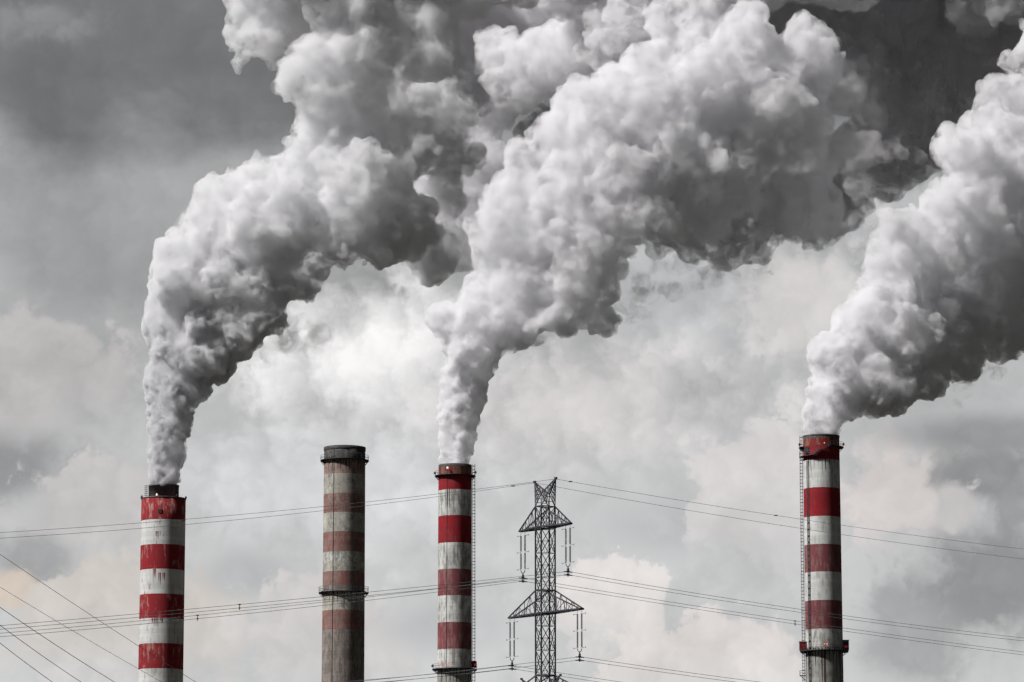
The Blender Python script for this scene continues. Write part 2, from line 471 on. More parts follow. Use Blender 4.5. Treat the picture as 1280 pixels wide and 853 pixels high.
def ladder(parent, r, ang, z0, z1, cage=1.0, hoop=1.05, off=.25):
    """caged ladder; ang in radians from +X, r = shaft radius function of z"""
    l = MB(); ca, sa = math.cos(ang), math.sin(ang); tx, ty = -sa, ca
    def P(z, rad, tan): R_ = r(z)+rad; return Vector((ca*R_+tx*tan, sa*R_+ty*tan, z))
    segs = 12
    for tan in (-.3, .3):
        for k in range(segs):
            za, zb = z0+(z1-z0)*k/segs, z0+(z1-z0)*(k+1)/segs
            l.bar(P(za, off, tan), P(zb, off, tan), .09)
    for rad, tan in ((cage, 0), (cage*.8, .35), (cage*.8, -.35)):
        for k in range(segs):
            za, zb = z0+(z1-z0)*k/segs, z0+(z1-z0)*(k+1)/segs
            l.bar(P(za, rad, tan), P(zb, rad, tan), .06)
    z = z0
    i = 0
    while z < z1:
        prev = P(z, off, -.3)
        for rad, tan in ((cage*.8, -.35), (cage, 0), (cage*.8, .35), (off, .3)):
            c = P(z, rad, tan); l.bar(prev, c, .10 if i % 3 else .16); prev = c
        l.bar(P(z+.4, off, -.3), P(z+.4, off, .3), .05)
        if i % 4 == 0: l.bar(P(z, -.05, 0), P(z, off, 0), .12)
        z += hoop; i += 1
    return l.build('ladder', M['grey_steel'], parent)

def chimney(px_top, py_top, Y, d_top, d_bot, py_bot, bands, label, rim, seg=96):
    """bands: list of (photo y where the band ends, material); d_* = width in photo pixels"""
    axis = at(px_top, py_top, Y); k = Y/F
    rt, rb = d_top*k/2, d_bot*k/2
    zt = at(px_top, py_top, Y-rt).z; zb = at(px_top, py_bot, Y-rb).z
    rad = lambda z: rt + (rb-rt)*(zt-z)/(zt-zb)
    E = empty('striped_chimney', (axis.x, Y, 0), label, 'chimney')
    mats, prof, mi = [], [], []
    zprev = zt
    prof.append((rad(zt), zt))
    for py, mt in bands:
        z = at(px_top, py, Y-rt).z if py is not None else 0
        if M[mt] not in mats: mats.append(M[mt])
        prof.append((rad(z), z)); mi.append(mats.index(M[mt]))
    s_ = MB()
    inner = rt*rim
    s_.lathe([(inner, zt-6), (inner, zt)] + prof, seg, [len(mats), len(mats)+1] + mi)
    sh = s_.build('shaft', mats+[M['inside'], mats[0]], E)
    return E, rad, zt, lambda py: at(px_top, py, Y-rt).z

# first: bright red and white, with a dark narrower flue rising out of it
c1, r1, z1, Z = chimney(204.6, 620, 1000, 55.6, 56, 853,
    [(649,'red_a'),(680,'white_rust'),(711,'red_a'),(742,'white_rust'),(772.5,'red_a'),(804,'white_a'),(835.5,'red_a'),(870,'white_a'),(None,'white_a')],
    'red and white chimney with a narrow dark flue on top, leftmost of the chimneys', .80)
f = MB(); k = 1000/F; fr = 19.3*k; zf = Z(603.5)
f.lathe([(fr*.93, zf-8), (fr*.93, zf), (fr, zf), (fr, zf-.5), (fr*.985, zf-.5), (fr*.985, z1-5)], 64)
fl = f.build('flue', M['flue'], c1)
b = MB()
for i in range(6): b.bar((-fr-.1, -.8, zf-.2-i*.55), (-fr-1.1, -.8, zf-.2-i*.55), .10); b.bar((-fr-.1, .3, zf-.2-i*.55), (-fr-1.1, .3, zf-.2-i*.55), .08)
b.bar((-fr-.55, -.8, zf-3.2), (-fr-.55, -.8, zf), .08)
b.build('ladder', M['grey_steel'], fl)
b = MB(); b.bar((fr*.72, -fr*.71, zf-3.4), (fr*.72, -fr*.71, zf-.9), .10); b.build('pipe', M['wire'], fl)
b = MB(); R1 = r1(z1)
b.lathe([(R1+.14, z1-.3), (R1+.14, z1-.02), (R1*.78, z1-.02), (R1*.78, z1-.3)], 64, close=True); b.build('rim', M['grey_steel'], c1)
for a in (180, 0, 258, 312, 200):
    b = MB(); a = R(a); b.lathe([(0,0),(.26,0),(.26,.35),(.18,.6),(0,.72)], 10)
    b.build('warning_lamp', M['bulb'] if abs(math.degrees(a)-258) < 1 else M['steel'], c1, loc=((R1+.05)*math.cos(a), (R1+.05)*math.sin(a), z1))
for px, dz in ((203, 639), (227.5, 639)):
    b = MB(); k = 1000/F; x = (px-204.6)*k; y = -math.sqrt(max(R1*R1-x*x, 0)); b.box((x, y, 0), (1.0, .3, 1.1), math.atan2(x, -y)); b.build('hatch', M['steel'], c1, loc=(0, 0, Z(dz)))

# second: old, bare and stained, no smoke
c2, r2, z2, Z = chimney(431, 556.5, 1000, 52, 53.2, 853,
    [(573,'soot'),(591.5,'old_red'),(616,'old_grey'),(628,'old_red'),(640,'old_red2'),(664,'old_grey'),(689,'old_red2'),(701.5,'old_white'),(713.5,'old_grey'),(731,'old_red2'),(739,'old_dark'),(762,'old_grey'),(786.5,'old_red2'),(None,'old_dark')],
    'old bare concrete chimney with peeling bands and no smoke', .86)
gallery(c2, Z(572.5), r2(z2)-.1, r2(z2)+1.05, rail=1.3)
gallery(c2, Z(738.5), r2(Z(738))-.1, r2(Z(738))+1.15, rail=1.5)
b = MB(); RR = r2(z2)
b.lathe([(RR+.05, z2-1.0), (RR+.12, z2-.9), (RR+.12, z2+.06), (RR*.84, z2+.06), (RR*.84, z2-1.0)], 64, close=True); b.build('rim', M['soot'], c2)
b = MB(); b.bar((-(r2(0))*.48, -r2(0)*.895, 0), (-RR*.48, -RR*.895, z2), .08); b.build('cable', M['drain'], c2)
rnd = random.Random(5)
def drips(parent, rfun, ztop, n, a0, a1, lmin, lmax, mat, w=.35, seed=1):
    rr = random.Random(seed); d = MB()
    for i in range(n):
        a = R(a0+(a1-a0)*(i+rr.uniform(.2,.8))/n); l = rr.uniform(lmin, lmax); zb_ = ztop-l; ww = w*rr.uniform(.5, 1.2)
        # a runnel lying on the shaft, tapering downwards
        pts = []
        for z, wf in ((ztop, 1), (ztop-l*.5, .75), (zb_, .15)):
            for sgn in (-1, 1):
                aa = a + sgn*ww*wf/2/rfun(z); q = rfun(z)+.012
                pts.append(d.bm.verts.new((q*math.cos(aa), q*math.sin(aa), z)))
        for j in (0, 2): d.bm.faces.new((pts[j], pts[j+1], pts[j+3], pts[j+2]))
    return d.build('stain', M[mat], parent)
drips(c2, r2, Z(740), 11, 195, 345, 1.5, 5, 'drain', .35, 2)
drips(c2, r2, Z(574), 12, 195, 345, 1, 4, 'drain', .4, 3)

# third: middle chimney
c3, r3, z3, Z = chimney(569, 579, 1150, 42, 43.2, 853,
    [(583,'soot'),(592,'rust'),(611.5,'red_b'),(644,'white_b'),(678,'red_b'),(711,'white_b'),(744,'red_fade'),(777.5,'white_b'),(811,'red_fade'),(833,'white_b'),(None,'conc')],
    'red and white chimney smoking in the middle, ladder up its right side', .88)
k3 = 1150/F
gallery(c3, Z(592.5), r3(z3)-.1, r3(z3)+1.25, rail=1.4)
gallery(c3, Z(835), r3(Z(835))-.1, r3(Z(835))+1.7, rail=1.5, deck=.35)
ladder(c3, r3, R(-4), 0, z3+.2, cage=1.15)
b = MB(); b.box((0,0,0), (1.75,1.4,2.1)); b.box((.2,-.75,.1), (1.1,.1,1.6), 0, 1)
b.build('cabinet', [M['red_box'], M['steel']], c3, loc=(r3(0)*0+26.3*k3-.55, -.9, Z(829.5)))
b = MB(); b.bar((-r3(0)*.47, -r3(0)*.90, 0), (-r3(z3)*.47, -r3(z3)*.90, z3-.3), .07); b.build('cable', M['drain'], c3)
drips(c3, r3, Z(836.5), 14, 190, 350, 3, 7, 'drain', .4, 4)
drips(c3, r3, Z(611.5), 3, 236, 252, 6, 8, 'drain', .35, 8)
def lamp(parent, x, y, z, mat, s=.4):
    b = MB(); b.lathe([(0,-s),(s*.7,-s),(s,-s*.3),(s*.9,s*.4),(s*.4,s*.9),(0,s)], 12); b.build('warning_lamp', M[mat], parent, loc=(x, y, z))
R3g = r3(z3)+1.2
lamp(c3, -R3g, -.6, Z(589), 'steel', .4); lamp(c3, R3g, -.6, Z(588), 'steel', .4)
lamp(c3, -2.4, -r3(z3)-.4, Z(585), 'bulb', .36)
R3l = r3(Z(835))+1.6
lamp(c3, -R3l, -.4, Z(831), 'steel', .4); lamp(c3, -2.0, -R3l, Z(829.3), 'lamporange', .3); lamp(c3, -4.7, -R3l*.72, Z(831), 'lamporange', .3)
lamp(c3, r3(0)*0+26.7*k3-.2, -1.9, Z(830), 'lampred', .42)

# fourth: right-hand chimney with the slanting stair
c4, r4, z4, Z = chimney(1026.3, 542.5, 1120, 45.8, 46.8, 853,
    [(547,'soot'),(556,'rust'),(574,'red_b'),(609,'white_a'),(645,'red_b'),(680,'white_a'),(714.5,'red_fade'),(750,'white_a'),(786,'red_fade'),(808,'white_b'),(None,'conc')],
    'red and white chimney with a slanting stair below its smoking top', .9)
k4 = 1120/F; RR = r4(z4)
gallery(c4, Z(556.5), RR-.1, RR+1.35, R(-62), R(200), rail=1.4, nb=14)
gallery(c4, Z(568.5), RR-.1, RR+1.35, R(-178), R(-122), rail=1.4, nb=4)
# stair following the shaft between the two landings
n = 16; dk = MB(); rl = MB(); prev = None
za, zb = Z(568.5), Z(556.5)
for i in range(n+1):
    a = R(-122 + 60*i/n); z = za+(zb-za)*min(1, max(0, (i/n-.12)/.76))
    zs = za + (zb-za)*(0 if i/n < .12 else .5 if .42 < i/n < .58 else 1 if i/n > .88 else (i/n-.12)/.30*.5 if i/n <= .42 else .5+(i/n-.58)/.30*.5)
    o_ = Vector(((RR+1.35)*math.cos(a), (RR+1.35)*math.sin(a), zs)); ii = Vector(((RR-.05)*math.cos(a), (RR-.05)*math.sin(a), zs))
    if prev:
        dk.bar(prev[0], o_, .28, .28); dk.bar(prev[1], ii, .2); dk.bar((prev[0]+prev[1])/2, (o_+ii)/2, .9, .08)
        rl.bar(prev[0]+Vector((0,0,1.35)), o_+Vector((0,0,1.35)), .07); rl.bar(prev[0]+Vector((0,0,.7)), o_+Vector((0,0,.7)), .06)
    dk.bar(o_, ii, .14)
    if i % 2 == 0: rl.bar(o_, o_+Vector((0,0,1.35)), .07)
    if i % 4 == 2: dk.bar(o_, ii-Vector((0,0,1.3)), .12)
    prev = (o_, ii)
st = dk.build('stair', M['steel'], c4); rl.build('railing', M['grey_steel'], st)
b = MB(); b.box((0,0,0), (1.5,1.0,2.2)); b.box((0,-.53,0), (1.1,.08,1.7)); b.build('cabinet', M['grey_steel'], c4, loc=(-RR*.86, -RR*.55-.5, Z(562)))
ladder(c4, r4, R(183), 0, z4+.2, cage=1.2, off=.35)
b = MB()
for dx in (-.85, -.80, -.75):
    yy = math.sqrt(1-dx*dx)
    b.bar((r4(0)*dx, -r4(0)*yy, 0), (RR*dx, -RR*yy, Z(575)), .22)
for i in range(60):
    z = 10+i*2.1
    if z < Z(580): b.box((r4(z)*-.80, -r4(z)*.60, z), (.9,.35,.35), R(-37))
b.build('pipe', M['drain'], c4)
zg = Z(812); Rg = r4(zg)
gallery(c4, zg, Rg-.1, Rg+1.75, rail=1.5, deck=.4)
b = MB(); b.box((0,0,0), (3.3,2.0,2.7)); b.box((-.4,-1.03,0), (.06,.06,2.7)); b.box((.75,-1.03,0), (.06,.06,2.7)); b.box((0,0,1.4), (3.5,2.2,.12))
b.build('cabinet', M['red_box'], c4, loc=(-Rg-.35, -.9, zg+1.4))
b = MB(); b.box((0,0,0), (2.5,1.8,3.2)); b.box((.25,-.95,-.2), (1.3,.1,2.2), 0, 1); b.box((0,0,1.65), (2.8,2.0,.12))
b.build('cabinet', [M['grey_steel'], M['drain']], c4, loc=(Rg+.55, -.6, zg+1.7))
lamp(c4, Rg+.9, -1.9, zg+1.2, 'lampred', .36); lamp(c4, .3, -Rg-1.6, zg+1.55, 'lamporange', .26); lamp(c4, -.5, -Rg-1.6, zg+1.6, 'lamporange', .22)
lamp(c4, RR+1.3, -.5, Z(552.5), 'lampred', .4); lamp(c4, -RR-1.2, -.9, Z(553), 'steel', .4); lamp(c4, .4, -RR-1.3, Z(554.5), 'lamporange', .22)
rr = random.Random(7)
for i in range(16):                       # gear lying about on the gallery
    a = R(-150+120*i/15+rr.uniform(-3,3)); q = Rg+rr.uniform(.4,1.3); l = rr.uniform(.5,1.2)
    b = MB(); b.bar((q*math.cos(a), q*math.sin(a), zg+.05), (q*math.cos(a+rr.uniform(-.12,.12)), q*math.sin(a), zg+l), .09)
    b.box((q*math.cos(a), q*math.sin(a), zg+.3), (rr.uniform(.2,.6), .3, rr.uniform(.3,.7)), a)
    b.build('equipment', M['drain'], c4)
drips(c4, r4, zg-.35, 15, 188, 352, 3, 12, 'drain', .5, 5)
drips(c4, r4, zg-.35, 1, 262, 268, 22, 23, 'rustpipe', .9, 6)
drips(c4, r4, Z(574), 9, 215, 320, 1, 6, 'drain', .28, 7)
Z1 = lambda py: at(204.6, py, 1000-r1(z1)).z
drips(c1, r1, Z1(664), 4, 256, 270, 1.5, 3.2, 'reddrip', .3, 7)
drips(c1, r1, Z1(711.2), 3, 250, 258, 2.5, 4.5, 'reddrip', .35, 9)
drips(c1, r1, Z1(716), 4, 264, 284, 1.5, 3.8, 'reddrip', .3, 10)
drips(c1, r1, Z1(772.8), 5, 248, 282, .6, 1.8, 'reddrip', .45, 11)
zq = Z(843)
b = MB(); b.box((0,0,0), (1.9,1.4,.2)); b.bar((-.9,-.6,0),(-.9,-.6,1.5),.1); b.bar((-.9,.6,0),(-.9,.6,1.5),.1); b.bar((-.9,-.6,1.5),(-.9,.6,1.5),.1); b.bar((-.9,-.6,1.5),(.9,-.6,1.5),.1); b.bar((-.9,-.6,.8),(.9,-.6,.8),.1); b.bar((-.8,0,-.1),(.9,0,-1.5),.18)
b.build('landing', M['grey_steel'], c4, loc=(-r4(zq)-1.0, -.2, zq))
ri = MB(); ri.lathe([(RR+.03, z4-.5), (RR+.12, z4-.4), (RR+.12, z4+.05), (RR*.88, z4+.05), (RR*.88, z4-.5)], 64, close=True); ri.build('rim', M['soot'], c4)

# ------------------------------------------------------------------ pylon
TH = R(55); DP = 520.0; kp = DP/F
def pylon(loc, hh, label, W_, D_, arms, horn, base, wk=1.0, group=None):
    """W_ = body side along the arms, D_ = across; arms = [(z root top, z tip, half length)]; horn = (z shoulders, z left, z right)"""
    E = empty('lattice_pylon', loc, label, 'pylon', group, -TH)
    zs = horn[0]; body_bot = base[0]
    def corner(z, i):
        sx, sy = ((-1,-1),(1,-1),(1,1),(-1,1))[i]
        k_ = 1 if z >= body_bot else 1+(body_bot-z)/body_bot*base[1]
        return Vector((sx*W_/2*k_, sy*D_/2*k_, z))
    for i in range(4):
        l = MB(); l.bar(corner(0,i), corner(body_bot,i), .22*wk); l.bar(corner(body_bot,i), corner(zs,i), .17*wk); l.build('leg', M['pylon'], E)
    br = MB(); z = 0
    levels = [0]
    while levels[-1] < zs-.5:
        z = levels[-1]; step = (3.6*wk if z >= body_bot else 6.5)
        nz = z+step
        if z < body_bot < nz+1: nz = body_bot
        levels.append(min(nz, zs))
    for a, b_ in zip(levels, levels[1:]):
        for i in range(4):
            j = (i+1) % 4
            p, q, r_, s_ = corner(a,i), corner(a,j), corner(b_,i), corner(b_,j)
            br.bar(p, s_, .085*wk); br.bar(q, r_, .085*wk)
            br.bar(p, q, .07*wk)
            mz = (p+q+r_+s_)/4
            br.bar((p+r_)/2, mz+(p+r_)/2*0 - Vector((0,0,(b_-a)*.0)), .045*wk); br.bar((q+s_)/2, mz, .045*wk)
            if a >= body_bot:
                br.bar((p+r_)/2, (p*3+q)/4+Vector((0,0,0)), .04*wk); br.bar((q+s_)/2, (q*3+p)/4, .04*wk)
    br.build('bracing', M['pylon'], E)
    for zr, zt_, half, drop in arms:
        c = MB()
        for sx in (-1, 1):
            tips = [Vector((sx*half, sy*.33, zt_)) for sy in (-1, 1)]
            inner = [Vector((sx*(half-.62/math.cos(TH)*1.0), sy*.33, zt_)) for sy in (-1, 1)]
            for k_, sy in enumerate((-1, 1)):
                lo = Vector((sx*W_/2, sy*D_/2, zt_)); up = Vector((sx*W_/2, sy*D_/2, zr))
                c.bar(lo, tips[k_], .22*wk); c.bar(up, tips[k_], .16*wk)
                # side panel of verticals and diagonals
                N_ = 5
                prevl = lo; prevu = up
                for i in range(1, N_):
                    f_ = i/N_; l_ = lo.lerp(tips[k_], f_); u_ = up.lerp(tips[k_], f_)
                    c.bar(l_, u_, .07*wk); c.bar(prevl, u_, .06*wk) if i % 2 else c.bar(prevu, l_, .06*wk)
                    prevl, prevu = l_, u_
            c.bar(tips[0], tips[1], .26*wk); c.bar(inner[0], inner[1], .2*wk)
            N_ = 6
            for i in range(N_):
                a_ = Vector((sx*W_/2, -D_/2, zt_)).lerp(tips[0], i/N_); b_ = Vector((sx*W_/2, D_/2, zt_)).lerp(tips[1], (i+1)/N_)
                a2 = Vector((sx*W_/2, D_/2, zt_)).lerp(tips[1], i/N_); b2 = Vector((sx*W_/2, -D_/2, zt_)).lerp(tips[0], (i+1)/N_)
                c.bar(a_, b_, .09*wk); c.bar(a2, b2, .09*wk); c.bar(a_, a2, .08*wk)
        # ties through the body
        for sy in (-1, 1):
            c.bar((-W_/2, sy*D_/2, zt_), (W_/2, sy*D_/2, zt_), .2*wk); c.bar((-W_/2, sy*D_/2, zr), (W_/2, sy*D_/2, zr), .15*wk)
        for sx in (-1, 1):
            c.bar((sx*W_/2, -D_/2, zt_), (sx*W_/2, D_/2, zt_), .15*wk); c.bar((sx*W_/2, -D_/2, zr), (sx*W_/2, D_/2, zr), .15*wk)
        c.build('crossarm', M['pylon'], E)
    zv = horn[0] + horn[1]
    for sx in (-1, 1):
        h = MB(); tip = Vector((sx*horn[3], 0, horn[2]))
        for sy in (-1, 1):
            a_ = Vector((sx*W_/2, sy*D_/2, zs)); m_ = Vector((0, sy*D_/2*.6, zv)); b2 = Vector((-sx*W_/2, sy*D_/2, zs))
            h.bar(a_, tip, .13*wk); h.bar(m_, tip, .17*wk); h.bar(b2, m_, .12*wk)
            prev = a_
            for i in range(1, 6):
                f_ = i/6; l_ = a_.lerp(tip, f_); u_ = m_.lerp(tip, f_)
                h.bar(l_, u_, .08*wk); h.bar(prev, u_, .07*wk); prev = l_
                l2 = Vector((a_.x, -a_.y, a_.z)).lerp(tip, f_)
                h.bar(l_, l2, .08*wk)
            h.bar(m_, a_, .09*wk)
        h.box(tip, (.45, .3, .35))
        h.build('earth_peak', M['pylon'], E)
    return E

ux = Vector((math.cos(TH), -math.sin(TH), 0))      # arm direction (right end nearer)
uy = Vector((math.sin(TH), math.cos(TH), 0))       # line direction (away to the right)
PC = at(681.6, 700, DP); PC.z = 0
def zat(py): return at(681.6, py, DP).z
def arm_half(px_l, px_r): return (px_r-px_l)*kp/2/math.cos(TH)
PW, PD = 12.5*kp/math.cos(TH)*.95, 0
PW = 7.2*kp/math.cos(TH); PD = 17.5*kp/math.sin(TH)
upper = (zat(633.5), zat(659.5), arm_half(651.5, 712.5), 0)
lower = (zat(738.5), zat(767), arm_half(638.5, 727), 0)
third = (zat(845), zat(874), arm_half(629, 738), 0)
pyl = pylon(PC, zat(600), 'dark steel lattice pylon with two visible crossarms between two smoking chimneys', PW, PD,
    [upper, lower, third], (zat(633.5), (634-618)*kp, zat(600.5), 26.3*kp/2/math.cos(TH)), (zat(905), 1.9))
# small pylon head showing at the bottom edge, behind
D2 = 640.; k2 = D2/F
def z2at(py): return at(676, py, D2).z
P2c = at(676, 853, D2); P2c.z = 0
pylon(P2c, 0, 'second lattice pylon farther back, only its peaks reaching the bottom edge of the frame', 1.9, 2.4,
    [(z2at(905), z2at(930), 9.5, 0)], (z2at(880), 1.4, z2at(846.5), 24*k2/math.cos(TH)), (z2at(960), 1.5))

# insulators: two strings, a yoke and a double clamp at each arm tip
def insulator_set(sx, arm, drop_px, label):
    half = arm[2]; zt_ = arm[1]
    top = PC + ux*(sx*(half-.31/math.cos(TH))) + Vector((0,0,zt_-.15))
    E = empty('insulator_set', top, label, 'insulator', 'insulator strings hanging from the pylon', -TH)
    L_ = drop_px*kp; sp = .31/math.cos(TH)
    for s_ in (-1, 1):
        b = MB(); nd = 34; l0, l1 = .55, L_-1.35
        b.tube([Vector((s_*sp,0,0)), Vector((s_*sp*.95,0,-L_+1.2))], .025)
        b.build('rod', M['pylon'], E)
        prof = []
        seg = [(l0, (l0+l1)/2-.15), ((l0+l1)/2+.15, l1)]
        b = MB()
        for q0, q1 in seg:
            n_ = int((q1-q0)/.15)
            pr = [(.001, -q0)]
            for i in range(n_):
                z_ = -q0-(q1-q0)*i/n_; dz = (q1-q0)/n_
                pr += [(.06, z_-.01), (.155, z_-dz*.55), (.15, z_-dz*.75), (.05, z_-dz*.8)]
            pr.append((.001, -q1))
            mb = MB.__new__(MB); mb.bm = b.bm
            st_ = len(b.bm.verts); mb.lathe(pr, 10); b.bm.verts.ensure_lookup_table()
            for v in b.bm.verts[st_:]: v.co.x += s_*sp*.97
        b.build('insulator_string', M['insul'], E)
        for z_ in (-l0, -(l0+l1)/2, -l1-.05):
            b = MB()                     # arcing horn
            b.bar((s_*sp*.97, 0, z_), (s_*(sp+.95), 0, z_), .05)
            b.bar((s_*(sp+.95), 0, z_-.1), (s_*(sp+.95), 0, z_+.1), .05)
            b.build('arcing_horn', M['grey_steel'], E)
    b = MB()
    pts = [Vector((sp*.95*math.cos(a), 0, -L_+1.15-.45*math.sin(a))) for a in [math.pi*i/10 for i in range(11)]]
    b.tube(pts, .06)
    b.bar((0,0,-L_+.72), (0,0,-L_-.75), .12); b.box((0,0,-L_+.15), (.3,.2,.6))
    b.build('yoke', M['pylon'], E)
    b = MB()
    for dz in (0, -.48): b.bar(Vector((0,-.75,-L_+dz-.07)), Vector((0,.75,-L_+dz-.07)), .10, .14); b.box((0,0,-L_+dz), (.2,.5,.2))
    b.build('clamp', M['pylon'], E)
    return top - Vector((0,0,L_))

W1 = insulator_set(-1, upper, 724.3-666, 'paired dark insulator strings on the left end of the upper pylon crossarm')
W2 = insulator_set(1, upper, 713.3-655, 'paired dark insulator strings on the right end of the upper pylon crossarm')
W3 = insulator_set(-1, lower, 832.3-773, 'paired dark insulator strings on the left end of the lower pylon crossarm')
W4 = insulator_set(1, lower, 818.5-761, 'paired dark insulator strings on the right end of the lower pylon crossarm')

# ------------------------------------------------------------------ wires of the main line
# every wire hangs in the vertical plane of the line; fit a parabola of height against distance to the two heights seen
def plane_t(origin, px):
    a = (px-640)/F / math.cos(PITCH)            # about tan(azimuth)
    d = ray(px, 700); a = d.x/d.y
    return (a*origin.y-origin.x)/(uy.x-a*uy.y)
def z_seen(origin, px, py):
    t_ = plane_t(origin, px); q = origin+uy*t_; d = ray(px, py); return t_, (EYE + d*(q.y/d.y)).z
def span(origin, seen, far):
    """height = z0 + s t + c t^2 through the two points seen; runs on to distance `far`"""
    (t1, za), (t2, zb) = [z_seen(origin, *s_) for s_ in seen]
    z0 = origin.z
    c_ = ((zb-z0)/t2 - (za-z0)/t1)/(t2-t1); s_ = (za-z0)/t1 - c_*t1
    n_ = 48
    if c_ < 1e-4:
        c_ = 3e-4; s_ = (zb-z0)/t2 - c_*t2
    if c_ > 0:
        lim = (-s_/c_)                          # where it is back at tower height
        far = max(min(abs(lim), 420), 1.25*abs(t2))*(1 if far > 0 else -1)
    return [origin + uy*(far*i/n_) + Vector((0,0, s_*(far*i/n_) + c_*(far*i/n_)**2)) for i in range(n_+1)]
def wire_thing(name, label, cat, group, spans, offs, r, spacers=()):
    E = empty(name, spans[0][0], label, cat, group)
    o_ = spans[0][0]
    for dz in offs:
        b = MB()
        for sp_ in spans: b.tube([p_-o_+Vector((0,0,dz)) for p_ in sp_], r, 5)
        b.build('conductor', M['wire'], E)
    for si, px in spacers:
        sp_ = spans[si]
        # nearest point of that span to the photo column
        best = min(((abs((p_.x/p_.y)-(px-640)/F/math.cos(PITCH)*1.0), p_) for a_, c_ in zip(sp_, sp_[1:]) for p_ in [a_.lerp(c_, q/8) for q in range(8)]), key=lambda w: w[0])[1]
        b = MB(); b.bar(Vector((0,0,.1)), Vector((0,0,min(offs)-.3)), .09); b.box((0,0,.0), (.4,.12,.14)); b.box((0,0,min(offs)), (.3,.12,.14))
        b.build('spacer', M['steel'], E, loc=best-o_)
    return E
GRP = 'conductors of the line on the pylon'
wl = [span(W1, [(320,762),(0,792)], -1), span(W1, [(1000,777.5),(1280,815.7)], 1)]
wire_thing('power_line', 'twin conductor clamped under the left end of the upper crossarm', 'power line', GRP, wl, (0,-.48), .032, [(0,250),(1,986)])
wl = [span(W2, [(320,754),(0,782.5)], -1), span(W2, [(1000,757.6),(1280,798)], 1)]
wire_thing('power_line', 'twin conductor clamped under the right end of the upper crossarm', 'power line', GRP, wl, (0,-.48), .032, [(0,300)])
wl = [span(W3, [(560,841),(460,850)], -1), span(W3, [(697,841),(770,852)], 1)]
wire_thing('power_line', 'twin conductor clamped under the left end of the lower crossarm', 'power line', GRP, wl, (0,-.48), .032)
wl = [span(W4, [(600,832),(440,853)], -1), span(W4, [(820,832.5),(942,852)], 1)]
wire_thing('power_line', 'twin conductor clamped under the right end of the lower crossarm', 'power line', GRP, wl, (0,-.48), .032)
eh = 26.3*kp/2/math.cos(TH); ez = zat(600.5)
for sx, L_, R_, side in ((-1, [(320,647.5),(0,673)], [(1000,660.5),(1280,699)], 'left'), (1, [(320,641.5),(0,666)], [(1000,649),(1280,686.6)], 'right')):
    o_ = PC + ux*(sx*eh) + Vector((0,0,ez-.1))
    sp_ = [span(o_, L_, -1), span(o_, R_, 1)]
    E = empty('earth_wire', o_, 'single thin earth wire strung from the %s peak of the pylon top' % side, 'wire', 'earth wires over the pylon')
    b = MB()
    for q in sp_: b.tube([p_-o_ for p_ in q], .028, 5)
    b.build('wire', M['wire'], E)
    b = MB(); q = sp_[0 if sx < 0 else 1]; pa = q[0].lerp(q[1], .45)-o_
    b.box(pa, (.55,.2,.16)); b.build('damper', M['steel'], E)
    if sx > 0:
        b = MB(); b.box(q[7]-o_, (.5,.2,.15)); b.build('damper', M['steel'], E)

# wires of another line crossing low on the left
for (a_, c_, r_, w_) in (((-60,652,430),(245,853,560),.034,'topmost and thin'), ((-60,697,430),(230,868,560),.028,'second from the top and thin'),
                   ((-60,717,330),(165,866,420),.034,'middle, thicker'), ((-60,736,330),(125,868,420),.034,'fourth from the top, thicker'), ((-60,755,330),(95,873,420),.034,'lowest, thicker')):
    A = at(*a_); B_ = at(*c_); d = (B_-A); A = A - d*.5; 
    pts = []
    for i in range(41):
        f_ = i/40; q = A + d*(f_*2.6)
        w0 = (f_*2.6-.5); q.z += (w0*(w0-1))*1.2
        if q.z < 3: break
        pts.append(q)
    b = MB(); b.tube([q-pts[0] for q in pts], r_, 5)
    tag(b.build('overhead_wire', M['wire'], loc=pts[0]), 'overhead wire slanting down at lower left, %s' % w_, 'wire', 'slanting overhead wires at lower left')

# ------------------------------------------------------------------ the smoke itself
P1 = [(205,609,17),(205,599,22),(206,588,24),(207,574,27),(209,556,30),(210,535,31),(212,515,34),(215,498,36),(213,480,39),(243,480,26),
(225,445,44),(262,452,36),(215,412,40),(255,400,48),(300,415,42),(340,392,36),
(233,360,46),(280,350,58),(330,355,55),(375,355,40),
(250,310,53),(300,300,65),(360,300,58),(415,312,46),(462,308,40),(500,300,34),
(290,265,48),(350,250,60),(420,250,65),(480,255,52),(525,270,40),
(335,225,43),(390,200,55),(450,190,65),(510,190,60),(552,200,38),
(385,130,53),(440,130,65),(500,120,65),(545,140,42),
(400,90,48),(450,70,60),(515,70,56),
(318,48,50,15),(300,78,30,15),(330,5,56,15),(365,30,50,25),(400,10,60,15),(440,-10,70),(520,0,70),(590,-20,60),(640,-30,60),
(350,-90,90),(470,-110,110),(600,-120,110),
(556,236,40,16),(548,284,30,16),(572,196,38,20),(530,300,34,14),(540,328,18,18)]
P2 = [(569,584,18),(570,573,23),(571,560,26),(572,545,28),(574,525,31),(576,505,33),(582,480,37),(585,460,41),(592,440,47),(598,415,50),
(558,398,30),(610,400,50),(655,400,42),(700,388,36),(742,392,27),(762,402,18),
(600,360,40),(650,350,60),(710,345,58),(748,345,38),
(622,310,48),(680,300,68),(735,305,55),
(642,260,50),(700,250,72),(770,250,70),(830,250,60),(875,265,45),
(652,210,42),(700,190,58),(770,190,80),(850,200,80),(930,220,68),(975,250,58),(1015,258,38),
(740,150,60),(800,120,78),(880,120,80),(960,130,78),(1000,180,60),(1040,195,44,20),
(700,75,66,45),(640,80,60,50),(780,50,70,20),(860,50,75,10),(930,70,65),(1000,80,58),(1040,112,46,25),
(700,-60,90,20),(800,-70,110,20),(920,-60,110,20),(1040,-60,90,30)]
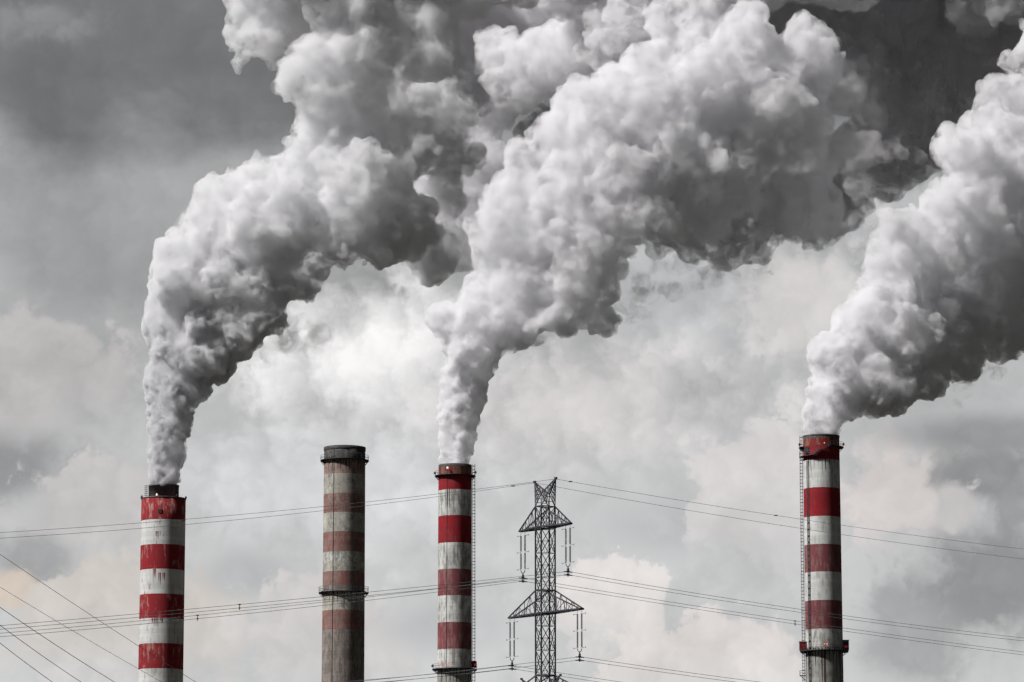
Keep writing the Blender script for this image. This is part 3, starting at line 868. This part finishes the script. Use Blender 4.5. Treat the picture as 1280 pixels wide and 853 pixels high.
P3 = [(1026,545,21),(1027,530,27),(1033,512,33),(1042,490,40),(1050,460,46),(1062,505,26),(1092,500,28),(1118,503,22),
(1050,450,46),(1090,470,46),(1120,482,36),(1160,468,36),(1200,450,36),(1250,422,40),(1300,405,50),
(1078,410,46),(1110,380,50),(1130,420,58),(1180,400,58),(1230,375,60),(1290,350,70),
(1120,332,42),(1160,320,52),(1220,320,62),(1280,300,70),(1350,320,80),
(1125,288,38),(1170,262,48),(1220,250,60),(1280,240,70),(1350,220,80),
(1205,192,46),(1250,180,58),(1300,150,80),(1380,120,90),
(1258,120,42),(1290,90,50),(1335,50,60),(1400,0,90),(1350,-60,80)]
P4 = [(1080,205,44,-30),(1118,185,42,-25),(1085,140,50,-25),(1130,130,52,-15),(1165,170,42,-10),(1050,90,55,-25),(1235,0,50,-40),(1185,90,55,0),
(470,10,80,-120),(560,30,75,-100),(590,90,50,-90),(640,40,70,-80),(720,60,80,-60),(520,-30,80,-100),(880,-20,80,-20),
(560,240,50,-40),(590,200,45,-40),(600,130,50,-40),(620,80,60,-40),(560,300,34,-40),(553,338,22,-40),(590,300,46,-40),
(900,262,60),(980,262,55),(1050,240,52),(1110,200,55),(1160,150,60),(860,298,32),(905,308,26),(948,300,30),(1000,285,34),(1035,270,30),(840,270,50),
(900,0,90),(1000,0,90),(1090,20,90),(1180,30,90),(1150,110,75),(1220,110,60),(1230,40,70),(1290,0,80),
(800,0,90),(700,0,90),(1100,-110,110),(1250,-100,110),(950,-110,110),(800,200,90),(700,200,80)]
P5 = [(350,-350,200,-60),(500,-430,220,-60),(660,-480,230,-50),(820,-450,230,-50),(720,-280,200,-30),(950,-400,200,-30)]  # unseen smoke added overhead so that the bank falls into shade
BIG = [(24,8.0,.7, 30,70,.35),(10,3.6,.7,10,40,.7),(4,1.6,.6,3,9,.75)]
FINE = [(2.6,1.1,.7,60,25,.4),(6,1.6,.8,30,60,.9),(2.4,.9,.9,30,50,.9),(1.3,.5,.9,95,50,.6)]
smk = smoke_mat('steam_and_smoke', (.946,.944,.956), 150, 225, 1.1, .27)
smk2 = smoke_mat('shade_coloured_smoke', (.875,.871,.888), 150, 225, .3, .22)  # lower albedo than the plumes: part of the bank's shade is in its colour
smk3 = smoke_mat('high_shading_smoke', (.9,.895,.91), 150, 225, .2, .2, None)
smk1 = smoke_mat('dirtier_smoke', (.945,.944,.955), 150, 225, 1.1, .27, .04, (.85,.85,.865))
wsp = wisp_mat()
WISPS = {1: [(345,425,27,1.2),(378,415,24,1.2),(298,470,16,1),(500,352,20,1.6),(440,368,16,1.4)],
         2: [(785,385,22,1.2),(868,330,24,1.2),(930,335,18,1.6),(1045,285,18,1),(820,352,22,1.4)],
         3: [(1190,492,16,1.4),(1085,262,22,1.0),(1235,470,15,1.4),(1070,310,16,1)]}
def ztop(px, py, Y): return at(px, py, Y).z
for P, Y, top, sd, ln, lx, lab in ((P1, 1000, (205,602), 1, .4, 400, 'billowing grey smoke plume rising from the chimney with the narrow dark flue'),
        (P2, 1150, (570,577), 2, .35, 800, 'billowing white smoke plume rising from the middle smoking chimney'),
        (P3, 1120, (1026,540), 3, .95, 1110, 'billowing white smoke plume rising from the chimney farthest right')):
    o = smoke_mesh('smoke_plume', P, Y, .8, .38, BIG, FINE, sd, ztop(*top, Y), lean=ln, lx=lx, ly=-999 if sd == 3 else 130)
    o.data.materials.append(smk1 if sd == 1 else smk)
    tag(o, lab, 'smoke', 'smoke plumes from the chimneys')
    for x, y, r, stretch in WISPS[sd]:             # thin torn scraps of vapour along the lee edge
        bm = bmesh.new(); kk = Y/F; c = at(x, y, Y + ln*kk*max(0, x-lx)); rr = random.Random(int(x))
        for i in range(7):
            d = Vector((rr.uniform(-1,1)*stretch, rr.uniform(-.6,.6), rr.uniform(-1,1)*.8))*r*kk
            bmesh.ops.create_icosphere(bm, subdivisions=3, radius=r*kk*rr.uniform(.45,.75), matrix=Matrix.Translation(d))
        me = bpy.data.meshes.new('wisp'); bm.to_mesh(me); bm.free()
        w = bpy.data.objects.new('wisp', me); COL.objects.link(w)
        mm = w.modifiers.new('r', 'REMESH'); mm.mode = 'VOXEL'; mm.voxel_size = .5
        nm = evaluated(w); w.modifiers.clear(); w.data = nm; bpy.data.meshes.remove(me)
        w.data.materials.append(wsp); w.parent = o; w.location = c
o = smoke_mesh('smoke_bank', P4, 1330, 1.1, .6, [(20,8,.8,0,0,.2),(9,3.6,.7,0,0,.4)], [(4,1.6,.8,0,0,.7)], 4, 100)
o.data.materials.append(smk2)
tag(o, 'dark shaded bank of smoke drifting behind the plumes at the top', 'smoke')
o = smoke_mesh('shading_smoke', P5, 1330, 2.5, 2.0, [(24,9,.6,0,0,.3)], [(9,3,.6,0,0,.4)], 5, 100)
o.data.materials.append(smk3)
tag(o, 'unseen smoke added above the frame to shade the dark bank', 'smoke')
